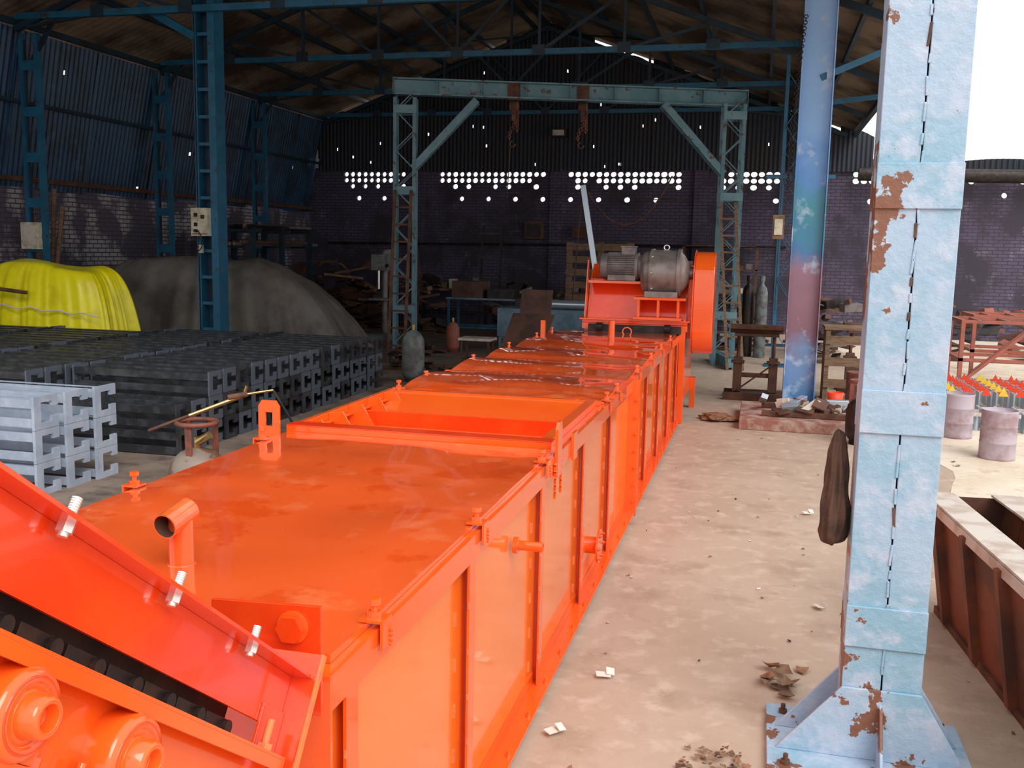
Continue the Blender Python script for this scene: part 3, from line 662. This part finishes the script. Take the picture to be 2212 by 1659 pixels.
# ------------------------------------------------------------ mid background furniture
def table(name,x0_,x1_,ya,yb,h,mt,leg=.05,lm=None):
    m=M();m.box((x0_,ya,h-.04),(x1_,yb,h),mt)
    for x in (x0_+.05,x1_-.05):
        for y in (ya+.05,yb-.05): m.box((x-leg/2,y-leg/2,0),(x+leg/2,y+leg/2,h-.04),lm or mt)
    for y in (ya+.05,yb-.05): m.box((x0_+.05,y-.02,h*.3),(x1_-.05,y+.02,h*.3+.04),lm or mt)
    for x in (x0_+.05,x1_-.05): m.box((x-.02,ya+.05,h*.3),(x+.02,yb-.05,h*.3+.04),lm or mt)
    return m,name
m,n_=table('work_table',-5.0,-2.6,18.6,19.8,.85,GRYT)
for yy in (18.6,19.8): m.box((-5.0,yy-.01,.3),(-2.6,yy+.01,.81),GRYT)
m.cyl((-4.3,18.9,.95),(-2.7,18.8,.95),.09,PIPE,20);m.box((-4.8,19.2,.85),(-4.2,19.6,1.0),DRK);m.done(n_)
m,n_=table('stool',-4.75,-4.2,15.2,15.6,.55,TRIM,.03,RUST);m.done(n_)
m,n_=table('steel_bench',-6.6,-4.9,20.2,21,.95,GRYT,.05,BLU);m.box((-6.5,20.3,.95),(-5.8,20.9,1.3),RUS2);m.box((-5.7,20.3,.95),(-5.1,20.8,1.15),DRK)
m.done(n_)
m,n_=table('long_workbench',-9.0,-6.9,24.6,25.5,.95,RUS2,.06,DRK)
for k in range(9):
    x=-8.9+k*.22;m.box((x,24.8,.95),(x+.16,25.1,1.05+.25*((k*37)%5)/5),(RUST,DRK,GRYM,WOOD,CREAM)[k%5])
m.done(n_)
m,n_=table('long_workbench',-5.0,-2.8,24.6,25.5,.95,RUS2,.06,DRK)
for k in range(9):
    x=-4.9+k*.22;m.box((x,24.8,.95),(x+.16,25.1,1.05+.3*((k*53)%7)/7),(DRK,GRYM,RUST,TRIM,WOOD)[k%5])
m.done(n_)
m=M()
for x in (-1.9,-.1):
    for y in (24.9,25.4): m.box((x-.03,y-.03,0),(x+.03,y+.03,2.2),RUST)
for z in (.4,1.0,1.6,2.18):
    m.box((-1.93,24.87,z),(-.07,25.43,z+.03),RUST)
    for k in range(7):
        if z<2: m.box((-1.85+k*.25,24.95,z+.03),(-1.65+k*.25,25.3,z+.12+.3*((k*29+int(z*10))%7)/7),(DRK,RUS2,GRYM,WOOD,CREAM,REDF)[(k+int(z*5))%6])
m.done('storage_rack')
m=M();x=-8.0;y=20.0
m.box((x-.3,y-.35,0),(x+.3,y+.35,.12),GRNC);m.cyl((x,y+.15,.1),(x,y+.15,1.9),.07,GRYM,16);m.box((x-.22,y-.25,.85),(x+.22,y+.15,.9),GRYM);m.box((x-.14,y-.3,1.5),(x+.14,y+.3,1.85),GRNC);m.cyl((x,y-.2,1.1),(x,y-.2,1.5),.03,ZNC,12)
m.cyl((x,y+.3,1.55),(x,y+.3,1.95),.1,GRYM,16);m.cyl((x+.14,y-.15,1.6),(x+.2,y-.15,1.6),.04,DRK,12);m.bar((x+.19,y-.15,1.6),(x+.3,y-.35,1.4),.02,.02,ZNC)
m.done('drill_press',.01)
m=M();m.box((-6.2,25.7,2.3),(-5.7,25.89,2.75),RUS2);m.box((-6.15,25.69,2.35),(-5.75,25.7,2.7),DRK);m.box((-4.9,25.7,2.35),(-4.5,25.89,2.65),RUST);m.done('distribution_board',.01)
m=M();m.prism([(-4.05,14.6,0),(-3.35,14.5,0),(-3.1,15.0,1.0),(-3.8,15.1,1.0)],(0,.015,0),RUS2);m.done('leaning_steel_plate')
m=M();m.prism([(-4.0,16.0,0),(-3.45,16.0,0),(-3.45,16.5,1.32),(-4.0,16.5,1.32)],(0,.015,0),RUS2);m.bar((-3.8,16.5,0),(-3.8,16.6,1.2),.05,.05,RUST);m.done('leaning_steel_plate')
m=M();m.prism([(-7.1,18.9,0),(-6.6,18.3,0),(-6.55,18.4,1.5),(-6.7,18.6,2.1)],(.0,.015,0),RUST);m.done('leaning_steel_plate')
m=M();m.bar((-3.0,19.95,0),(-3.65,20.2,3.35),.11,.03,PIPE);m.bar((-3.65,20.2,3.35),(-3.85,20.1,.0),.02,.02,RUST);m.done('leaning_strip')
m=M();P0=V((-3.5,19.95,3.2));P1=V((-1.9,21,3.6));pr=P0
for k in range(1,21):
    t=k/20;q=P0.lerp(P1,t)-V((0,0,1.5*4*t*(1-t)*.55));m.cyl(pr,q,.015,RUST,6);pr=q
m.done('hanging_rope')
m=M()
for k in range(5): m.box((-4.2,21.4,.9+k*.28),(-2.7,21.46,1.05+k*.28),WOOD)
for x in (-4.2,-3.5,-2.85): m.box((x,21.461,.91),(x+.12,21.56,2.2),WOOD)
for x in (-4.15,-2.95): m.box((x,21.3,0),(x+.12,21.42,.82),WOOD)
m.box((-4.2,21.3,.82),(-2.7,21.9,.899),WOOD)
for x in (-4.15,-2.95): m.box((x,21.8,0),(x+.12,21.9,.82),WOOD)
m.done('wooden_pallet')
m=M()
for x in (-7.0,-6.5): m.bar((x,24.1,0),(x+.08,24.2,2.6),.05,.05,DRK)
for z in (.6,1.2,1.8,2.4): m.bar((-6.98,24.1,z),(-6.45,24.2,z),.05,.05,DRK)
m.done('metal_stand')
def heap(name,x0_,x1_,ya,yb,h,mts,n,sz=(.3,.9),seed=1,z0=0):
    rnd=random.Random(seed);m=M()
    for k in range(n):
        L=rnd.uniform(*sz);x=rnd.uniform(x0_,x1_);y=rnd.uniform(ya,yb);z=z0+.03+rnd.random()**1.5*h
        t=rnd.choice((0,1,2));rot=(rnd.uniform(-.4,.4),rnd.uniform(-.4,.4),rnd.uniform(0,3.1))
        s={0:(L,.08,.06),1:(L*.6,L*.4,.02),2:(L*.5,L*.25,L*.2)}[t]
        m.obox((x,y,max(z,z0+.05+.2*L*(abs(rot[0])+abs(rot[1]))*.6)),s,rnd.choice(mts),rot)
    m.box((x0_,ya,z0),(x1_,ya+.08,z0+.06),mts[0]);m.box((x0_,yb-.08,z0),(x1_,yb,z0+.06),mts[0])
    m.done(name,.003)
heap('scrap_heap',-9.4,-7.3,21.5,23.6,1.3,[RUST,DRK,RUS2,WOOD],70,seed=3)
heap('scrap_heap',-6.2,-4.6,22,24,1.1,[RUST,DRK,GRYM],45,seed=4)
heap('scrap_heap',-2.2,.0,20.7,21.8,1.1,[RUST,DRK,RUS2,GRYM],60,seed=5)
heap('scrap_heap',-11.6,-9.6,22.6,24.8,1.6,[RUST,DRK,RUS2,WOOD],70,(.5,1.4),seed=6)
heap('scrap_heap',.9,1.7,19,22,1.2,[RUST,DRK,RUS2,GRYM],40,seed=8)
heap('scrap_heap',-4.8,-4.2,14.2,14.7,.1,[RUST,DRK,PIPE],14,(.1,.3),seed=9)
heap('scrap_heap',-5.9,-5.2,14.9,15.5,.35,[RUST,DRK,RUS2],30,(.15,.5),seed=31)
m=M()
for y in (18.9,20.2,21.6):
    for x in (-11.7,-10.5): m.box((x-.05,y-.05,0),(x+.05,y+.05,2.4),BLD)
    for z in (1.95,2.3): m.box((-11.75,y-.04,z-.03),(-10.3,y+.04,z+.03),BLD)
rnd=random.Random(5)
for k in range(26):
    x=-11.6+rnd.random()*1.2;z=rnd.choice((2.01,2.36,2.05,2.4));m.cyl((x,18.5+rnd.random()*.3,z),(x+rnd.uniform(-.1,.1),21.4+rnd.random()*1.0,z),rnd.choice((.025,.04,.03)),rnd.choice((RUST,RUS2,DRK,GRYM)),8)
m.done('pipe_rack')
m=M()
for (x,a,zz) in ((-12.3,.4,2.6),(-12.25,.2,2.9),(-12.2,-.3,2.4)): m.cyl((x,14.8,0),(x+a,14.8,zz),.04,WOOD,8)
m.done('leaning_poles')
m=M();m.cyl((-12,25.85,2.1),(.6,25.85,2.2),.03,DRK,8);m.bar((-1.6,25.85,3.4),(-3.2,25.85,3.35),.02,.02,RUST);m.bar((-3.2,25.85,3.35),(-3.2,25.85,1.2),.02,.02,RUST)
m.done('wall_conduit')
m=M();m.box((-5.5,25.5,4.95),(-5.1,25.7,5.15),DRK);m.box((-5.45,25.49,4.98),(-5.15,25.5,5.12),TRIM);m.bar((-5.3,25.7,5.05),(-5.3,25.84,5.05),.05,.05,DRK);m.done('floodlight')
# ------------------------------------------------------------ right mid: stands, plinth, scrap
def stand(x,y):
    m=M()
    m.box((x-.36,y-.16,.98),(x+.36,y-.06,1.03),RUST);m.box((x-.36,y+.06,.98),(x+.36,y+.16,1.03),RUST);m.box((x-.36,y-.059,.92),(x+.36,y-.04,1.02),RUST);m.box((x-.3,y-.12,.88),(x+.3,y+.12,.92),RUS2)
    for sx in (-.24,.24):
        m.cyl((x+sx,y,.55),(x+sx,y,.9),.025,RUST,10);m.box((x+sx-.06,y-.06,.1),(x+sx+.06,y+.06,.58),RUS2);m.box((x+sx-.09,y-.09,.5),(x+sx+.09,y+.09,.53),RUST)
    m.box((x-.24,y-.03,.3),(x+.24,y+.03,.36),RUST);m.bar((x-.24,y-.07,.12),(x+.24,y-.07,.5),.04,.02,RUST)
    for e in (-.2,.2): m.box((x-.42,y+e-.05,0),(x+.42,y+e+.05,.1),RUST)
    m.box((x-.3,y-.149,.02),(x+.3,y+.149,.09),RUS2)
    m.done('roller_stand',.004)
stand(0.0,13.9);stand(1.6,15.2)
m=M();m.box((-.15,11.35,0),(1.15,12.75,.13),BRK)
m.done('brick_plinth',.01)
heap('scrap_pieces',.1,1.1,11.6,12.3,.12,[RUST,RUS2,TRIM,PIPE],26,(.15,.45),seed=12,z0=.135)
m=M();m.lathe((.98,12.55,.13),(0,0,1),[(0,0),(0,.08),(.2,.1),(.2,.09),(.02,.07),(.02,0)],REDP);m.done('red_bucket')
m=M()
for x in (.95,1.55): m.box((x-.03,14.0,0),(x+.03,14.5,1.0),WOOD)
for z in (.2,.5,.8): m.box((.92,13.98,z),(1.58,13.999,z+.12),WOOD)
m.box((.9,13.98,1.0),(1.6,14.52,1.04),WOOD);m.done('wooden_crate')
# ------------------------------------------------------------ outside right
def drum(x,y,r_=.17,h=.5,mt=DRUM):
    m=M();m.lathe((x,y,0),(0,0,1),[(0,0),(0,r_),(.02,r_*1.02),(.03,r_),(h*.33,r_),(h*.34,r_*1.03),(h*.36,r_),(h*.66,r_),(h*.67,r_*1.03),(h*.69,r_),(h-.02,r_),(h,r_*1.02),(h,r_*.96),(h-.02,r_*.95),(h-.02,0)],mt,32);m.done('drum')
drum(2.24,11.75);drum(2.42,10.6);drum(1.35,13.4,.18,.5,LPGR)
for (x,y) in ((3.1,16.5),(3.6,18.2)):
    m=M();h=1.0
    for a in (0,1.9):
        for b in (0,1.0): m.box((x+a,y+b,0),(x+a+.06,y+b+.06,h),REDF)
    for z in (.45,h+.051):
        m.box((x,y,z-.05),(x+1.96,y+.05,z),REDF);m.box((x,y+1.0,z-.05),(x+1.96,y+1.06,z),REDF);m.box((x+.001,y+.051,z-.05),(x+.06,y+.999,z),REDF);m.box((x+1.9,y+.051,z-.05),(x+1.959,y+.999,z),REDF)
    for k in range(4): m.box((x+.3+k*.42,y+.051,h),(x+.34+k*.42,y+.999,h+.04),REDF)
    m.bar((x+.03,y-.03,.05),(x+1.0,y-.03,h-.05),.05,.05,REDF)
    m.done('red_steel_frame')
m=M()
for j in range(6):
    for k in range(16):
        x=2.35+k*.2;y=13.2+j*.28
        m.box((x,y,.10),(x+.02,y+.2,.34),PIPE);m.box((x+.021,y,.30),(x+.14,y+.05,.35),REDP if (k+j)%2 else PIPE);m.prism([(x+.02,y-.01,.30),(x+.14,y-.01,.30),(x+.08,y-.01,.42)],(0,.009,0),YRO if k%3==0 else REDP)
for j in range(6): m.box((2.3,13.2+j*.28,0.0),(5.6,13.25+j*.28,.1),TRIM)
m.done('painted_chain_flight_rows')
m=M()
for j in range(3):
    for k in range(14):
        x=2.45+k*.2;y=12.2+j*.25
        m.box((x,y,.0),(x+.03,y+.18,.22),PIPE);m.box((x+.031,y,.18),(x+.16,y+.03,.22),TRIM);m.cyl((x+.1,y+.08,.0),(x+.1,y+.08,.17),.035,PIPE,10)
m.done('grey_chain_link_rows')
heap('scrap_heap',3,7,20.5,24,1.0,[RUST,DRK,RUS2,REDF],60,seed=18)
m=M();A0=V((.98,5.75,0));A1=V((1.30,2.6,0));dr=(A1-A0).normalized();nn=V((-dr.y,dr.x,0))
if nn.x<0: nn=-nn
def tq(a,off,z): return A0+dr*a+nn*off+V((0,0,z))
Lt=(A1-A0).length;W_=.42
m.add([tq(0,.0,.68),tq(Lt,.0,.68),tq(Lt,.10,.03),tq(0,.10,.03)],[(0,1,2,3)],TRGH)
m.add([tq(0,W_,.68),tq(Lt,W_,.68),tq(Lt,W_-.1,.03),tq(0,W_-.1,.03)],[(0,1,2,3)],TRGH)
m.add([tq(0,.1,.03),tq(Lt,.1,.03),tq(Lt,W_-.1,.03),tq(0,W_-.1,.03)],[(0,1,2,3)],TRGH)
m.add([tq(0,.0,.68),tq(0,W_,.68),tq(0,W_-.1,.03),tq(0,.1,.03)],[(0,1,2,3)],TRGH);m.add([tq(Lt,.0,.68),tq(Lt,W_,.68),tq(Lt,W_-.1,.03),tq(Lt,.1,.03)],[(0,1,2,3)],TRGH)
m.bar(tq(-.02,.06,.69),tq(Lt,.06,.69),.16,.012,TRIM);m.bar(tq(-.02,-.02,.655),tq(Lt,-.02,.655),.01,.05,TRIM);m.bar(tq(-.02,W_,.69),tq(Lt,W_,.69),.16,.012,TRIM)
k=.25
while k<Lt:
    m.bar(tq(k,-.02,.66),tq(k,.08,.03),.05,.05,TRGH,up=dr);m.bar(tq(k,W_+.02,.66),tq(k,W_-.1,.03),.05,.05,TRGH,up=dr);k+=.5
m.bar(tq(0,.12,.02),tq(Lt,.12,.02),.08,.04,RUST);m.bar(tq(0,W_-.12,.02),tq(Lt,W_-.12,.02),.08,.04,RUST)
m.done('brown_steel_trough')
def rag(name,c,s,mt,seed,amp=.35,pear=0,fold=0):
    m=M();nu,nv=64,40;vs=[];fs=[]
    for j in range(nv+1):
        for i in range(nu):
            a=2*math.pi*i/nu;b=math.pi*j/nv-math.pi/2
            dd=V((math.cos(b)*math.cos(a),math.cos(b)*math.sin(a),math.sin(b)))
            k=1+amp*noise.noise(dd*1.6+V((seed,0,0)))+amp*.5*noise.noise(V((dd.x*5,dd.y*5,dd.z*1.5))+V((0,seed,0)))
            w=(1-pear*dd.z)*(1+fold*math.sin(a*7+dd.z*2+seed)*math.cos(b)+fold*.5*math.sin(a*13-dd.z*3))
            if fold: w*=.55/max(.35,math.cos(b))**.6 if abs(dd.z)<.97 else 1
            p=V((c[0]+dd.x*s[0]*k*w,c[1]+dd.y*s[1]*k*w,c[2]+dd.z*s[2]*(1+.1*noise.noise(V((a,seed,0))))));p.z=max(p.z,.002);vs.append(p)
    for j in range(nv):
        for i in range(nu): fs.append((j*nu+i,j*nu+(i+1)%nu,(j+1)*nu+(i+1)%nu,(j+1)*nu+i))
    m.add(vs,fs,mt,True);m.done(name)
rag('hanging_rag',(.335,3.98,1.09),(.085,.10,.23),CLOTH,3.1,.25,.35,.14)
rag('brown_sack',(.93,3.3,.08),(.12,.22,.16),TRGH,5.5,.4)
rag('floor_rag',(-.4,11.9,.04),(.2,.16,.05),LEAF,8.5,.6)
rag('floor_rag',(.9,7.6,.02),(.16,.12,.03),DRK,9.5,.6)
def litter(name,x0_,x1_,ya,yb,n,mts,sz,seed,h=.06):
    rnd=random.Random(seed);m=M()
    for k in range(n):
        x=min(x1_,max(x0_,rnd.gauss((x0_+x1_)/2,(x1_-x0_)/3.2)));y=min(yb,max(ya,rnd.gauss((ya+yb)/2,(yb-ya)/3.2)));L=rnd.uniform(*sz);a=rnd.uniform(0,6.28)
        z=.004+rnd.random()*h*math.exp(-((x-(x0_+x1_)/2)/(x1_-x0_)*2.5)**2)
        nn_=6;cv=rnd.uniform(-.5,.5);vs=[(x,y,z+L*.25*abs(cv))]
        for q in range(nn_):
            b=a+2*math.pi*q/nn_;rr=L*rnd.uniform(.35,.7)*(1 if q%3 else .6);vs.append((x+rr*math.cos(b),y+rr*math.sin(b),z+rnd.uniform(0,.35)*L))
        m.add(vs,[(0,1+q,1+(q+1)%nn_) for q in range(nn_)],rnd.choice(mts))
    m.done(name)
litter('dry_leaf_litter',-.2,.08,3.45,3.78,80,[LEAF,WOOD,CLOTH,LEAF],(.015,.04),21,.03)
litter('paper_rubbish',.08,.30,4.35,4.7,12,[WOOD,LEAF,WOOD,WOOD],(.06,.12),22,.05)
litter('floor_debris',-.7,1.2,3.5,12,80,[PAPER,WOOD,LEAF,DRK,TRIM],(.01,.03),23,.0)
litter('yard_debris',1.6,5,5.5,10.3,90,[WOOD,RUST,DRK,TRIM,LEAF],(.03,.09),25,.0)
m=M()
for (x,y,a) in ((-.62,4.35,.3),(-.74,3.75,1),(.45,7.7,.5),(.42,5.6,2)):
    m.obox((x,y,.02),(.07,.04,.004),PAPER,(.15,.1,a));m.obox((x+.03,y+.02,.03),(.04,.04,.003),PAPER,(.5,.2,a))
m.done('paper_scraps')
# ------------------------------------------------------------ light
w=bpy.data.worlds.new('world');scn.world=w;w.use_nodes=True;bg=w.node_tree.nodes['Background'];bg.inputs[0].default_value=(1,.985,.97,1);bg.inputs[1].default_value=1.35
sl=bpy.data.lights.new('sun','SUN');sl.energy=2.4;sl.angle=math.radians(40);sl.color=(1,.97,.92);so=bpy.data.objects.new('sun',sl);scn.collection.objects.link(so)
so.rotation_euler=V((-.55,.6,-.8)).to_track_quat('-Z','Y').to_euler()
